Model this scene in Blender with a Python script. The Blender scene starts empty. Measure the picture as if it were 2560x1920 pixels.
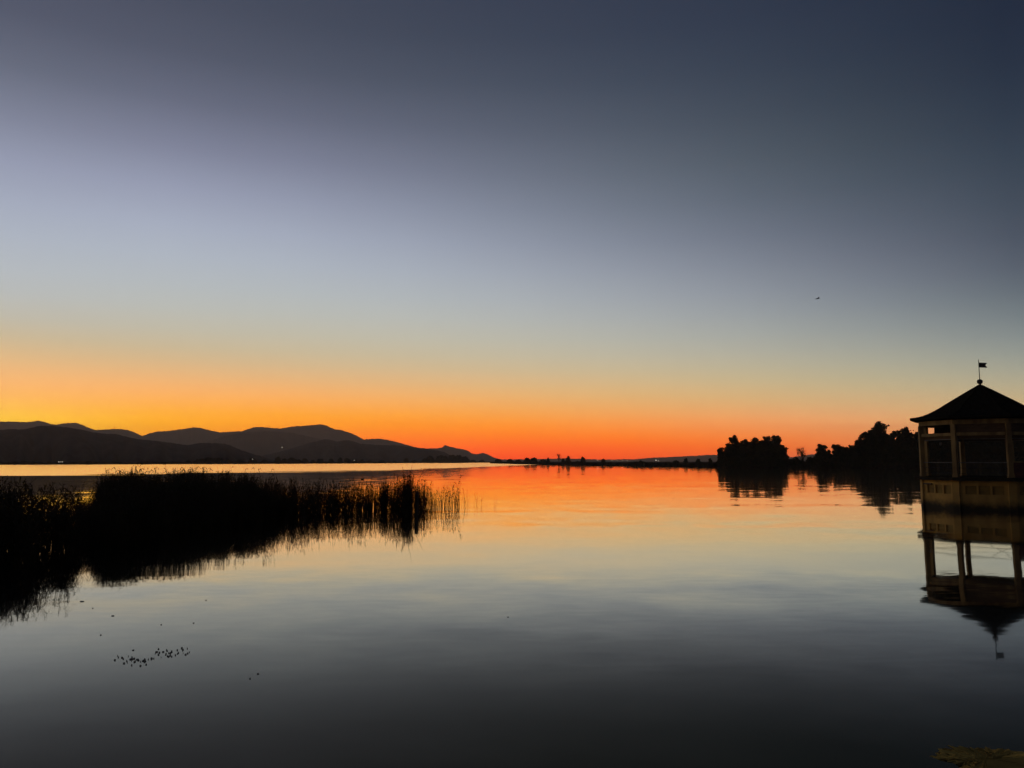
import bpy, math, random
import numpy as np
from mathutils import Vector, Matrix

S = bpy.context.scene
COL = S.collection

# ------------------------------------------------------------------ camera
F, PITCH, CAMH = 1923.0, math.radians(5.73), 2.5
SP, CP = math.sin(PITCH), math.cos(PITCH)
cd = bpy.data.cameras.new("camera")
cam = bpy.data.objects.new("camera", cd)
COL.objects.link(cam)
cam.location = (0, 0, CAMH)
cam.rotation_euler = (math.radians(90) + PITCH, 0, 0)
cd.sensor_width = 36
cd.lens = F / 2560 * 36
cd.clip_start = 0.1
cd.clip_end = 40000
S.camera = cam


def ratio(px, py):
    fw = F * CP + (py - 960) * SP
    up = F * SP - (py - 960) * CP
    return (px - 1280) / fw, up / fw


def P(px, py, Y):
    a, b = ratio(px, py)
    return Vector((a * Y, Y, CAMH + b * Y))


def W(px, py, z=0.0):
    """point of the water surface that a photo pixel shows"""
    a, b = ratio(px, py)
    Y = (z - CAMH) / b
    return Vector((a * Y, Y, z))


# ------------------------------------------------------------------ exposure
S.view_settings.view_transform = 'Standard'
S.view_settings.look = 'None'
S.view_settings.exposure = 0
S.view_settings.gamma = 1
S.view_settings.use_curve_mapping = False

# ------------------------------------------------------------------ sky
def lin(c):
    r = []
    for v in c:
        v = v / 255
        r.append(v / 12.92 if v <= 0.04045 else ((v + 0.055) / 1.055) ** 2.4)
    return r


SKY = {
    30: [(0, (80, 84, 105)), (70, (87, 92, 113)), (140, (98, 104, 124)), (210, (112, 118, 137)), (280, (125, 129, 153)),
         (350, (141, 146, 173)), (420, (155, 161, 185)), (490, (164, 171, 192)), (560, (172, 180, 196)), (630, (179, 186, 195)),
         (700, (184, 188, 190)), (760, (188, 188, 182)), (800, (192, 185, 168)), (835, (201, 184, 154)), (870, (212, 185, 142)), (905, (230, 185, 131)),
         (935, (245, 184, 122)), (965, (254, 183, 112)), (1000, (255, 184, 95)), (1035, (255, 192, 76)), (1060, (255, 200, 64)), (1110, (255, 185, 50)), (1150, (250, 150, 50))],
    650: [(0, (66, 72, 92)), (70, (70, 78, 96)), (140, (76, 84, 102)), (210, (86, 92, 112)), (280, (99, 106, 126)),
          (350, (112, 117, 142)), (400, (123, 127, 155)), (440, (134, 140, 165)), (490, (147, 154, 178)), (560, (158, 166, 187)),
          (630, (168, 176, 191)), (700, (174, 181, 188)), (778, (184, 187, 181)), (816, (190, 187, 172)), (854, (196, 186, 159)), (892, (205, 184, 145)),
          (920, (219, 184, 134)), (955, (239, 182, 121)), (975, (250, 182, 112)), (1006, (255, 178, 91)), (1031, (255, 176, 65)), (1050, (255, 174, 48)),
          (1090, (255, 150, 35)), (1150, (255, 110, 30))],
    1280: [(0, (58, 64, 86)), (70, (61, 69, 88)), (140, (66, 75, 92)), (210, (75, 82, 99)), (280, (84, 89, 111)),
           (350, (98, 104, 124)), (420, (111, 118, 136)), (490, (123, 130, 149)), (560, (139, 147, 164)), (630, (154, 161, 178)),
           (700, (166, 173, 183)), (750, (173, 179, 182)), (800, (180, 181, 177)), (840, (186, 183, 170)), (900, (196, 184, 160)), (950, (213, 182, 138)),
           (985, (232, 177, 116)), (1030, (250, 160, 84)), (1070, (255, 138, 50)), (1095, (255, 124, 28)), (1120, (255, 105, 8)), (1138, (250, 92, 10)), (1150, (238, 82, 25))],
    1730: [(0, (51, 58, 79)), (70, (53, 62, 82)), (140, (57, 67, 86)), (210, (62, 75, 90)), (280, (71, 82, 96)),
           (350, (79, 88, 101)), (420, (89, 99, 112)), (490, (99, 108, 123)), (560, (110, 117, 135)), (610, (122, 128, 146)),
           (650, (133, 140, 153)), (700, (145, 151, 163)), (750, (155, 160, 169)), (800, (165, 170, 171)), (841, (172, 175, 168)), (870, (180, 178, 163)),
           (905, (190, 180, 154)), (942, (200, 181, 142)), (980, (212, 180, 127)), (1018, (227, 174, 112)), (1044, (240, 164, 98)), (1069, (250, 150, 81)),
           (1094, (252, 130, 62)), (1120, (252, 108, 46)), (1150, (235, 98, 62))],
    2230: [(0, (44, 52, 72)), (140, (50, 58, 77)), (210, (54, 64, 80)), (280, (59, 69, 84)), (350, (66, 77, 89)), (420, (72, 83, 96)),
           (490, (80, 90, 102)), (560, (89, 97, 110)), (630, (99, 104, 118)), (700, (112, 119, 129)), (750, (123, 130, 136)), (800, (140, 145, 143)), (841, (150, 153, 148)),
           (892, (168, 167, 150)), (942, (188, 176, 145)), (980, (202, 178, 134)), (1018, (214, 176, 121)), (1044, (222, 172, 112)), (1069, (232, 165, 104)),
           (1100, (238, 150, 92)), (1150, (218, 125, 88))],
    2560: [(0, (40, 47, 66)), (140, (45, 53, 71)), (280, (53, 62, 78)), (420, (64, 74, 88)), (560, (80, 87, 100)), (630, (89, 94, 108)),
           (700, (101, 108, 118)), (770, (116, 124, 129)), (840, (136, 142, 142)), (900, (155, 157, 146)), (950, (174, 167, 142)),
           (1000, (194, 170, 132)), (1040, (210, 168, 118)), (1090, (222, 152, 102)), (1150, (202, 125, 92))],
}
ZEN = (29, 33, 45)
BACK = [(0, (56, 52, 58)), (6, (60, 55, 62)), (14, (54, 53, 63)), (30, (41, 45, 58)), (50, (32, 38, 52)), (90, ZEN)]

w = bpy.data.worlds.new("World")
S.world = w
w.use_nodes = True
nt = w.node_tree
nt.nodes.clear()
N, L = nt.nodes, nt.links


def mth(op, a, b=None, c=None, clamp=False, tree=None):
    t = tree or nt
    n = t.nodes.new("ShaderNodeMath")
    n.operation = op
    n.use_clamp = clamp
    for i, v in enumerate((a, b, c)):
        if v is None:
            continue
        if isinstance(v, (int, float)):
            n.inputs[i].default_value = v
        else:
            t.links.new(v, n.inputs[i])
    return n.outputs[0]


tc = N.new("ShaderNodeTexCoord")
nrm = N.new("ShaderNodeVectorMath"); nrm.operation = 'NORMALIZE'
L.new(tc.outputs["Generated"], nrm.inputs[0])
sp = N.new("ShaderNodeSeparateXYZ"); L.new(nrm.outputs[0], sp.inputs[0])
el = mth('ARCSINE', sp.outputs[2])
tfac = mth('SQRT', mth('DIVIDE', mth('MAXIMUM', el, 0.0), math.pi / 2))
az = mth('ARCTAN2', sp.outputs[0], sp.outputs[1])   # 0 ahead, + to the right


HAZE = 1.6e-4          # density of the air box built at the end
GLOW = (0.120, 0.076, 0.050)


def behind_haze(c, el_deg):
    """radiance the sky needs above the haze box so that it shows as c from inside it"""
    path = min(7100.0, 328.0 / max(1e-4, math.sin(math.radians(el_deg))))
    T = math.exp(-HAZE * path)
    return [min(4.0, max(0.001, (v - g_ * (1 - T)) / T)) for v, g_ in zip(lin(c), GLOW)]


def ramp(stops, comp=True):
    r = N.new("ShaderNodeValToRGB")
    r.color_ramp.interpolation = 'LINEAR'
    e = r.color_ramp.elements
    stops = sorted(stops, key=lambda s: s[0])
    e[0].position = 0.0
    e[1].position = 1.0
    cv = lambda d, c: tuple(v * 0.25 for v in (behind_haze(c, d) if comp else lin(c))) + (1,)
    e[0].color = cv(0, stops[0][1])
    e[1].color = cv(90, stops[-1][1])
    for d, c in stops[1:-1]:
        k = e.new(math.sqrt(d / 90))
        k.color = cv(d, c)
    L.new(tfac, r.inputs[0])
    return r.outputs[0]


def elev(px, py):
    a, b = ratio(px, py)
    return math.degrees(math.atan2(b, math.hypot(1, a)))


# smooth the sampled colours over elevation and azimuth, so no band or knot shows
EL = np.array([0, .3, .6, 1, 1.5, 2, 2.6, 3.3, 4, 4.8, 5.7, 6.7, 7.8, 9, 10.5, 12, 14, 16, 18.5, 21, 24, 27, 30, 34, 40, 48])
grid = []
AZK = []
for px, pts in SKY.items():
    e_ = np.array([elev(px, py) for py, c in pts])[::-1]
    c_ = np.array([c for py, c in pts], float)[::-1]
    fine = np.linspace(-1, 60, 1221)
    v = np.stack([np.interp(fine, e_, c_[:, k]) for k in range(3)], 1)
    far_up = np.clip((fine - e_[-1]) / (60 - e_[-1]), 0, 1)[:, None]
    v = v * (1 - far_up * .6) + np.array(ZEN) * far_up * .6
    out = []
    for e in EL:
        sg = 0.10 + 0.075 * e
        k = np.exp(-.5 * ((fine - e) / sg) ** 2)
        out.append((v * k[:, None]).sum(0) / k.sum())
    out = np.array(out)
    lum = out @ np.array([.3, .59, .11])
    k = np.clip((EL - 8) / 14, 0, 1)[:, None] * 0.19
    grid.append(out * (1 - k) + lum[:, None] * k)
    AZK.append(math.atan(ratio(px, 900)[0]))
grid = np.array(grid)                       # azimuth, elevation, rgb
AZK = np.array(AZK)
AZN = np.linspace(AZK[0], AZK[-1], 9)
cols = []
pf = {}
for i in range(len(EL)):
    for k in range(3):
        pf[i, k] = np.polyfit(AZK, grid[:, i, k], 3)
for a_ in AZN:
    st = []
    for i, e in enumerate(EL):
        st.append((float(e), tuple(float(min(255, max(4, np.polyval(pf[i, k], a_)))) for k in range(3))))
    st.append((90, ZEN))
    cols.append((float(a_), ramp(st)))


def mix(f, a, b):
    m = N.new("ShaderNodeMix"); m.data_type = 'RGBA'
    L.new(f, m.inputs[0]); L.new(a, m.inputs[6]); L.new(b, m.inputs[7])
    return m.outputs[2]


def mrange(v, a, b, interp='LINEAR'):
    m = N.new("ShaderNodeMapRange"); m.interpolation_type = interp
    L.new(v, m.inputs[0]); m.inputs[1].default_value = a; m.inputs[2].default_value = b
    return m.outputs[0]


cur = cols[0][1]
for i in range(1, len(cols)):
    cur = mix(mrange(az, cols[i - 1][0], cols[i][0]), cur, cols[i][1])
away = mth('ABSOLUTE', mth('ADD', az, math.radians(14)))
cur = mix(mrange(away, math.radians(52), math.radians(120), 'SMOOTHSTEP'), cur, ramp(BACK, False))
# faint unevenness of the dusk air, so the gradient is not perfectly clean
nz = N.new("ShaderNodeTexNoise"); nz.inputs["Scale"].default_value = 2.2; nz.inputs["Detail"].default_value = 3
mp = N.new("ShaderNodeMapping"); mp.inputs["Scale"].default_value = (1, 1, 3.5)
L.new(nrm.outputs[0], mp.inputs[0]); L.new(mp.outputs[0], nz.inputs[0])
var = mth('MULTIPLY_ADD', nz.outputs[0], 0.03, 0.985)
sc = N.new("ShaderNodeVectorMath"); sc.operation = 'SCALE'
L.new(cur, sc.inputs[0]); L.new(var, sc.inputs[3])
bg = N.new("ShaderNodeBackground"); bg.inputs[1].default_value = 4.0   # the ramps hold quarter values
L.new(sc.outputs[0], bg.inputs[0])
wo = N.new("ShaderNodeOutputWorld"); L.new(bg.outputs[0], wo.inputs[0])


# ------------------------------------------------------------------ helpers
def tag(o, label=None, cat=None, group=None, kind=None):
    for k, v in (("label", label), ("category", cat), ("group", group), ("kind", kind)):
        if v:
            o[k] = v
    return o


def empty(name, loc, rz=0.0):
    o = bpy.data.objects.new(name, None)
    o.location = loc
    o.rotation_euler = (0, 0, rz)
    COL.objects.link(o)
    return o


class MB:
    def __init__(s):
        s.v = []; s.f = []

    def box(s, o, t, n, lo, hi):
        """box in a frame: o origin, t tangent, n normal, z up"""
        b = len(s.v)
        z = Vector((0, 0, 1))
        for k in range(8):
            a = hi[0] if k & 1 else lo[0]
            c = hi[1] if k & 2 else lo[1]
            d = hi[2] if k & 4 else lo[2]
            s.v.append(tuple(o + t * a + n * c + z * d))
        for q in ((0, 2, 3, 1), (4, 5, 7, 6), (0, 1, 5, 4), (2, 6, 7, 3), (0, 4, 6, 2), (1, 3, 7, 5)):
            s.f.append(tuple(b + i for i in q))
        return s

    def tube(s, pts, rad, n=6, caps=True):
        b = len(s.v)
        for i, p in enumerate(pts):
            p = Vector(p)
            d = (Vector(pts[min(i + 1, len(pts) - 1)]) - Vector(pts[max(i - 1, 0)])).normalized()
            u = d.orthogonal().normalized()
            if abs(d.z) > 0.9:
                u = (Vector((1, 0, 0)) - d * d.x).normalized()
            w_ = d.cross(u)
            r = rad[i] if hasattr(rad, '__len__') else rad
            for k in range(n):
                a = 2 * math.pi * k / n
                s.v.append(tuple(p + u * (math.cos(a) * r) + w_ * (math.sin(a) * r)))
        for i in range(len(pts) - 1):
            for k in range(n):
                k2 = (k + 1) % n
                s.f.append((b + i * n + k, b + i * n + k2, b + (i + 1) * n + k2, b + (i + 1) * n + k))
        if caps:
            s.f.append(tuple(b + k for k in reversed(range(n))))
            s.f.append(tuple(b + (len(pts) - 1) * n + k for k in range(n)))
        return s

    def lathe(s, c, prof, n=16):
        b = len(s.v)
        for r, z in prof:
            for k in range(n):
                a = 2 * math.pi * k / n
                s.v.append((c[0] + math.cos(a) * r, c[1] + math.sin(a) * r, c[2] + z))
        m = len(prof)
        for i in range(m - 1):
            for k in range(n):
                k2 = (k + 1) % n
                s.f.append((b + i * n + k, b + i * n + k2, b + (i + 1) * n + k2, b + (i + 1) * n + k))
        s.f.append(tuple(b + k for k in reversed(range(n))))
        s.f.append(tuple(b + (m - 1) * n + k for k in range(n)))
        return s

    def poly(s, vs, fs):
        b = len(s.v)
        s.v += [tuple(v) for v in vs]
        s.f += [tuple(b + i for i in f) for f in fs]
        return s

    def build(s, name, mat, parent=None, smooth=False, origin=None):
        me = bpy.data.meshes.new(name)
        vs = s.v
        if origin is not None:
            ox, oy, oz = origin
            vs = [(a - ox, b - oy, c - oz) for a, b, c in vs]
        me.from_pydata(vs, [], s.f)
        me.materials.append(mat)
        if smooth:
            me.polygons.foreach_set("use_smooth", [True] * len(me.polygons))
        me.update()
        o = bpy.data.objects.new(name, me)
        if origin is not None and parent is None:
            o.location = origin
        COL.objects.link(o)
        if parent:
            o.parent = parent
        return o


def np_mesh(name, V, Fq, mat, parent=None, smooth=False):
    """V (n,3), Fq (m,k) with constant k"""
    me = bpy.data.meshes.new(name)
    m, k = Fq.shape
    me.vertices.add(len(V)); me.loops.add(m * k); me.polygons.add(m)
    me.vertices.foreach_set("co", np.ascontiguousarray(V, dtype=np.float32).ravel())
    me.loops.foreach_set("vertex_index", np.ascontiguousarray(Fq, dtype=np.int32).ravel())
    me.polygons.foreach_set("loop_start", np.arange(0, m * k, k, dtype=np.int32))
    me.polygons.foreach_set("loop_total", np.full(m, k, dtype=np.int32))
    if smooth:
        me.polygons.foreach_set("use_smooth", np.ones(m, dtype=bool))
    me.update(calc_edges=True)
    me.validate()
    me.materials.append(mat)
    o = bpy.data.objects.new(name, me)
    COL.objects.link(o)
    if parent:
        o.parent = parent
    return o


# ------------------------------------------------------------------ materials
def mat(name, c1, c2=None, scale=5.0, rough=0.9, stretch=(1, 1, 1), bump=0.0, metal=0.0, detail=6, spec=None):
    m = bpy.data.materials.new(name)
    m.use_nodes = True
    t = m.node_tree
    b = t.nodes["Principled BSDF"]
    b.inputs["Roughness"].default_value = rough
    b.inputs["Metallic"].default_value = metal
    if spec is not None:
        b.inputs["Specular IOR Level"].default_value = spec
    c2 = c2 or tuple(v * 0.6 for v in c1)
    tc_ = t.nodes.new("ShaderNodeTexCoord")
    mp_ = t.nodes.new("ShaderNodeMapping"); mp_.inputs["Scale"].default_value = stretch
    nz_ = t.nodes.new("ShaderNodeTexNoise")
    nz_.inputs["Scale"].default_value = scale; nz_.inputs["Detail"].default_value = detail
    rp = t.nodes.new("ShaderNodeValToRGB")
    rp.color_ramp.elements[0].position = 0.35; rp.color_ramp.elements[1].position = 0.68
    rp.color_ramp.elements[0].color = (*c2, 1); rp.color_ramp.elements[1].color = (*c1, 1)
    t.links.new(tc_.outputs["Object"], mp_.inputs[0]); t.links.new(mp_.outputs[0], nz_.inputs[0])
    t.links.new(nz_.outputs[0], rp.inputs[0]); t.links.new(rp.outputs[0], b.inputs["Base Color"])
    if bump:
        bp = t.nodes.new("ShaderNodeBump"); bp.inputs["Strength"].default_value = 0.6
        bp.inputs["Distance"].default_value = bump
        t.links.new(nz_.outputs[0], bp.inputs["Height"]); t.links.new(bp.outputs[0], b.inputs["Normal"])
    return m


M_leaf = mat("foliage", (0.045, 0.055, 0.022), (0.025, 0.032, 0.015), 0.3, 0.9, spec=0.1)
M_leaf2 = mat("foliage_olive", (0.05, 0.05, 0.025), (0.03, 0.03, 0.018), 0.3, 0.9, spec=0.1)
M_bark = mat("bark", (0.09, 0.07, 0.05), (0.04, 0.03, 0.022), 3, 0.95, spec=0.1)
M_reed = mat("reed", (0.05, 0.042, 0.025), (0.03, 0.026, 0.015), 0.8, 0.95, spec=0.05)
M_plume = mat("reed_plume", (0.07, 0.05, 0.035), (0.04, 0.03, 0.022), 5, 1.0, spec=0.0)
M_hill = mat("wooded_hillside", (0.075, 0.072, 0.07), (0.04, 0.04, 0.042), 0.012, 1.0, spec=0.0)
M_soil = mat("marsh_soil", (0.05, 0.045, 0.03), (0.03, 0.027, 0.02), 0.05, 1.0, spec=0.0)
M_roof = mat("roof_slate", (0.022, 0.021, 0.018), (0.012, 0.012, 0.010), 6, 1.0, spec=0.0)
M_woodp = mat("weathered_cream_paint", (0.36, 0.26, 0.10), (0.16, 0.11, 0.05), 2.2, 0.95, (1, 1, 0.35), 0.01)
M_brown = mat("brown_board", (0.13, 0.085, 0.045), (0.07, 0.045, 0.025), 3, 0.9, (1, 1, 6), 0.004)
M_red = mat("red_brown_boarding", (0.15, 0.05, 0.035), (0.07, 0.025, 0.02), 3, 0.9, (1, 1, 4), 0.004)
M_conc = mat("dark_slab_concrete", (0.045, 0.04, 0.03), (0.025, 0.022, 0.018), 3, 1.0, bump=0.01, spec=0)
M_metal = mat("dark_iron", (0.04, 0.04, 0.045), (0.025, 0.025, 0.027), 9, 0.6, metal=0.3)
M_rail = mat("pale_rail_paint", (0.22, 0.22, 0.2), (0.12, 0.12, 0.11), 6, 0.6)
M_post = mat("old_post_wood", (0.06, 0.05, 0.04), (0.03, 0.025, 0.02), 4, 0.95, (1, 1, 0.2), 0.01)
M_bird = mat("bird_feather", (0.05, 0.05, 0.05), (0.03, 0.03, 0.03), 20, 0.8)
M_weed = mat("floating_weed", (0.42, 0.42, 0.36), (0.25, 0.25, 0.22), 12, 1.0, spec=0.0)


def stucco():
    """ochre render with algae darkening the splash zone"""
    m = mat("ochre_render", (0.56, 0.36, 0.09), (0.36, 0.225, 0.06), 1.6, 0.9, (1, 1, 0.6), 0.01)
    t = m.node_tree
    b = t.nodes["Principled BSDF"]
    src = b.inputs["Base Color"].links[0].from_socket
    g = t.nodes.new("ShaderNodeNewGeometry")
    s_ = t.nodes.new("ShaderNodeSeparateXYZ"); t.links.new(g.outputs["Position"], s_.inputs[0])
    nz_ = t.nodes.new("ShaderNodeTexNoise"); nz_.inputs["Scale"].default_value = 1.3
    nz_.inputs["Detail"].default_value = 8; nz_.inputs["Roughness"].default_value = 0.7
    t.links.new(g.outputs["Position"], nz_.inputs[0])
    h = mth('MULTIPLY_ADD', nz_.outputs[0], -0.85, s_.outputs[2], tree=t)   # z - noise
    mr = t.nodes.new("ShaderNodeMapRange"); mr.interpolation_type = 'SMOOTHSTEP'
    t.links.new(h, mr.inputs[0]); mr.inputs[1].default_value = -0.36; mr.inputs[2].default_value = 0.16
    mx = t.nodes.new("ShaderNodeMix"); mx.data_type = 'RGBA'
    t.links.new(mr.outputs[0], mx.inputs[0]); mx.inputs[6].default_value = (0.03, 0.025, 0.012, 1)
    t.links.new(src, mx.inputs[7])
    t.links.new(mx.outputs[2], b.inputs["Base Color"])
    return m


M_ochre = stucco()
M_ochre_panel = mat("ochre_recess_render", (0.34, 0.23, 0.06), (0.2, 0.135, 0.04), 2.5, 0.95, bump=0.01)


def lampmat(name, c, s):
    m = bpy.data.materials.new(name); m.use_nodes = True
    t = m.node_tree; t.nodes.clear()
    e = t.nodes.new("ShaderNodeEmission"); e.inputs[0].default_value = (*c, 1); e.inputs[1].default_value = s
    o = t.nodes.new("ShaderNodeOutputMaterial"); t.links.new(e.outputs[0], o.inputs[0])
    return m


M_glow = lampmat("lamp_glow", (1, 0.90, 0.70), 1.6)
M_glow2 = lampmat("lamp_glow_dim", (1, 0.85, 0.65), 1.2)


def water_mat():
    m = bpy.data.materials.new("lake_water"); m.use_nodes = True
    t = m.node_tree; t.nodes.clear()
    A, K = t.nodes, t.links
    g = A.new("ShaderNodeNewGeometry")
    pos = g.outputs["Position"]

    def noise(scale, detail=2.0, rough=0.5, rot=0.0, off=(0, 0, 0), base=1.0):
        mp_ = A.new("ShaderNodeMapping")
        mp_.inputs["Location"].default_value = off
        mp_.inputs["Rotation"].default_value = (0, 0, rot)
        mp_.inputs["Scale"].default_value = scale
        K.new(pos, mp_.inputs[0])
        n = A.new("ShaderNodeTexNoise")
        n.inputs["Scale"].default_value = base; n.inputs["Detail"].default_value = detail
        n.inputs["Roughness"].default_value = rough
        K.new(mp_.outputs[0], n.inputs[0])
        return n.outputs[0]

    M = lambda op, a, b=None, c=None, clamp=False: mth(op, a, b, c, clamp, tree=t)
    # slopes of low swell and of fine ripples, crests roughly across the view
    sy = M('MULTIPLY', M('SUBTRACT', noise((0.42, 0.40, 1), 2, 0.5, 0.12), 0.5), 0.030)
    sy2 = M('MULTIPLY', M('SUBTRACT', noise((1.6, 4.5, 1), 2, 0.55, -0.15, (7, 3, 0)), 0.5), 0.013)
    sy3 = M('MULTIPLY', M('SUBTRACT', noise((0.06, 0.30, 1), 3, 0.5, 0.08, (17, 23, 0)), 0.5), 0.030)
    sx = M('MULTIPLY', M('SUBTRACT', noise((0.5, 1.2, 1), 2, 0.5, 0.3, (31, 12, 0)), 0.5), 0.006)
    # calm slicks and breezier patches
    patch = noise((0.02, 0.11, 1), 3, 0.55, 0.06, (4, 9, 0))
    pr = A.new("ShaderNodeMapRange"); pr.interpolation_type = 'SMOOTHSTEP'
    K.new(patch, pr.inputs[0]); pr.inputs[1].default_value = 0.42; pr.inputs[2].default_value = 0.62
    pr.inputs[3].default_value = 0.35; pr.inputs[4].default_value = 1.3
    amp = pr.outputs[0]
    ny = M('MULTIPLY', M('ADD', M('ADD', sy, sy2), sy3), amp)
    nx = M('MULTIPLY', sx, amp)
    # wind-ruffled water farther out
    s_ = A.new("ShaderNodeSeparateXYZ"); K.new(pos, s_.inputs[0])
    d = M('SUBTRACT', s_.outputs[1], M('MULTIPLY_ADD', s_.outputs[0], 1.25, 245.0))
    d = M('SUBTRACT', d, M('MULTIPLY', M('MAXIMUM', M('ADD', s_.outputs[0], 34.0), 0.0), 5.5))
    d = M('ADD', d, M('MULTIPLY', M('SUBTRACT', noise((0.012, 0.06, 1), 5, 0.65, 0.02, (2, 5, 0)), 0.5), 300.0))
    wr = A.new("ShaderNodeMapRange"); wr.interpolation_type = 'SMOOTHSTEP'
    K.new(d, wr.inputs[0]); wr.inputs[1].default_value = -3; wr.inputs[2].default_value = 7
    # the facets one sees on ruffled water at a low angle are those leaning to this shore
    ny = M('ADD', ny, M('MULTIPLY', wr.outputs[0], M('MULTIPLY_ADD', M('SUBTRACT', noise((0.5, 0.5, 1), 2, .5, 0, (3, 1, 0)), .5), .03, -0.034)))
    cx = A.new("ShaderNodeCombineXYZ"); K.new(nx, cx.inputs[0]); K.new(ny, cx.inputs[1]); cx.inputs[2].default_value = 1
    nn = A.new("ShaderNodeVectorMath"); nn.operation = 'NORMALIZE'; K.new(cx.outputs[0], nn.inputs[0])
    rr = M('MULTIPLY_ADD', wr.outputs[0], 0.05, 0.035)
    gl = A.new("ShaderNodeBsdfAnisotropic"); gl.distribution = 'GGX'
    gl.inputs["Color"].default_value = (1, 0.995, 0.965, 1)
    tn = A.new("ShaderNodeValToRGB")
    e2 = tn.color_ramp.elements
    e2[0].position = .17; e2[0].color = (1, 1, .985, 1)
    e2[1].position = .36; e2[1].color = (1, .93, .70, 1)
    K.new(rr, gl.inputs["Roughness"]); K.new(nn.outputs[0], gl.inputs["Normal"])
    df = A.new("ShaderNodeBsdfDiffuse"); df.inputs[0].default_value = (0.012, 0.014, 0.011, 1)
    dt = A.new("ShaderNodeVectorMath"); dt.operation = 'DOT_PRODUCT'
    K.new(g.outputs["Incoming"], dt.inputs[0]); K.new(nn.outputs[0], dt.inputs[1])
    ang = M('MAXIMUM', dt.outputs["Value"], 0.0)
    fr = A.new("ShaderNodeValToRGB"); fr.color_ramp.interpolation = 'LINEAR'
    e = fr.color_ramp.elements
    tab = [(0.0, .98), (.06, .95), (.10, .89), (.125, .82), (.15, .66), (.175, .50), (.2, .36), (.22, .26), (.25, .155), (.28, .10), (.31, .072), (.36, .056), (.6, .035), (1.0, .03)]
    e[0].position = 0; e[0].color = (tab[0][1],) * 3 + (1,)
    e[1].position = 1; e[1].color = (tab[-1][1],) * 3 + (1,)
    for p_, v in tab[1:-1]:
        k = e.new(p_); k.color = (v, v, v, 1)
    K.new(ang, fr.inputs[0]); K.new(ang, tn.inputs[0]); K.new(tn.outputs[0], gl.inputs["Color"])
    ms = A.new("ShaderNodeMixShader")
    K.new(fr.outputs[0], ms.inputs[0]); K.new(df.outputs[0], ms.inputs[1]); K.new(gl.outputs[0], ms.inputs[2])
    o = A.new("ShaderNodeOutputMaterial"); K.new(ms.outputs[0], o.inputs[0])
    return m


M_water = water_mat()

# ------------------------------------------------------------------ water and land
EXT = 7000.0
wb = MB()
wb.poly([(-EXT, -400, 0), (EXT, -400, 0), (EXT, EXT, 0), (-EXT, EXT, 0)], [(0, 1, 2, 3)])
water = wb.build("lake_water", M_water)
tag(water, kind="structure")

rng = np.random.default_rng(5)
random.seed(5)

# shoreline: photo column -> distance of the water's edge
SH_L = [(-900, 430), (-300, 500), (0, 548), (300, 610), (640, 700), (900, 850), (1000, 960), (1150, 1150), (1260, 1500)]
SH_R = [(1226, 900), (1300, 640), (1400, 530), (1500, 460), (1600, 405), (1700, 360), (1790, 325), (1900, 300), (2040, 284), (2300, 272), (2700, 258),
        (3400, 235), (5000, 190)]


def shore_pts(tab, step=12):
    out = []
    xs = [t[0] for t in tab]; ys = [t[1] for t in tab]
    px = xs[0]
    while px <= xs[-1]:
        Y = float(np.interp(px, xs, ys))
        Y *= 1 + 0.012 * math.sin(px * 0.05) + 0.01 * math.sin(px * 0.13 + 1)
        out.append(((px - 1280) / F * Y, Y))
        px += step
    return out


def land(name, pts, far, z=0.35):
    """a low bank whose edge follows pts, running back to distance far"""
    n = len(pts)
    V, Q = [], []
    rows = [(0, -0.3), (0.6, 0.18), (3, z), (30, z + 0.15), (200, z + 0.3), (None, z + 0.6)]
    for dy, h in rows:
        for (x, y) in pts:
            if dy is None:
                k = far / y
                V.append((x * k, far, h))
            else:
                V.append((x * (1 + dy / y), y + dy, h + (0.08 * math.sin(x * 0.7) if 0 < dy < 100 else 0)))
    for r in range(len(rows) - 1):
        for i in range(n - 1):
            Q.append((r * n + i, r * n + i + 1, (r + 1) * n + i + 1, (r + 1) * n + i))
    mb = MB(); mb.poly(V, Q)
    o = mb.build(name, M_soil)
    return tag(o, kind="structure")


land("far_shore", shore_pts(SH_L), 6950)
land("marsh_bank", shore_pts(SH_R), 6900, 0.4)

# ------------------------------------------------------------------ hills
def fbm(x, seed, octs=5, base=1.0):
    r = np.random.default_rng(seed)
    out = np.zeros_like(x)
    a = 1.0
    f = base
    for _ in range(octs):
        out += a * np.sin(x * f + r.uniform(0, 6.28)) * np.sin(x * f * 0.61 + r.uniform(0, 6.28))
        a *= 0.5; f *= 2.1
    return out


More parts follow.
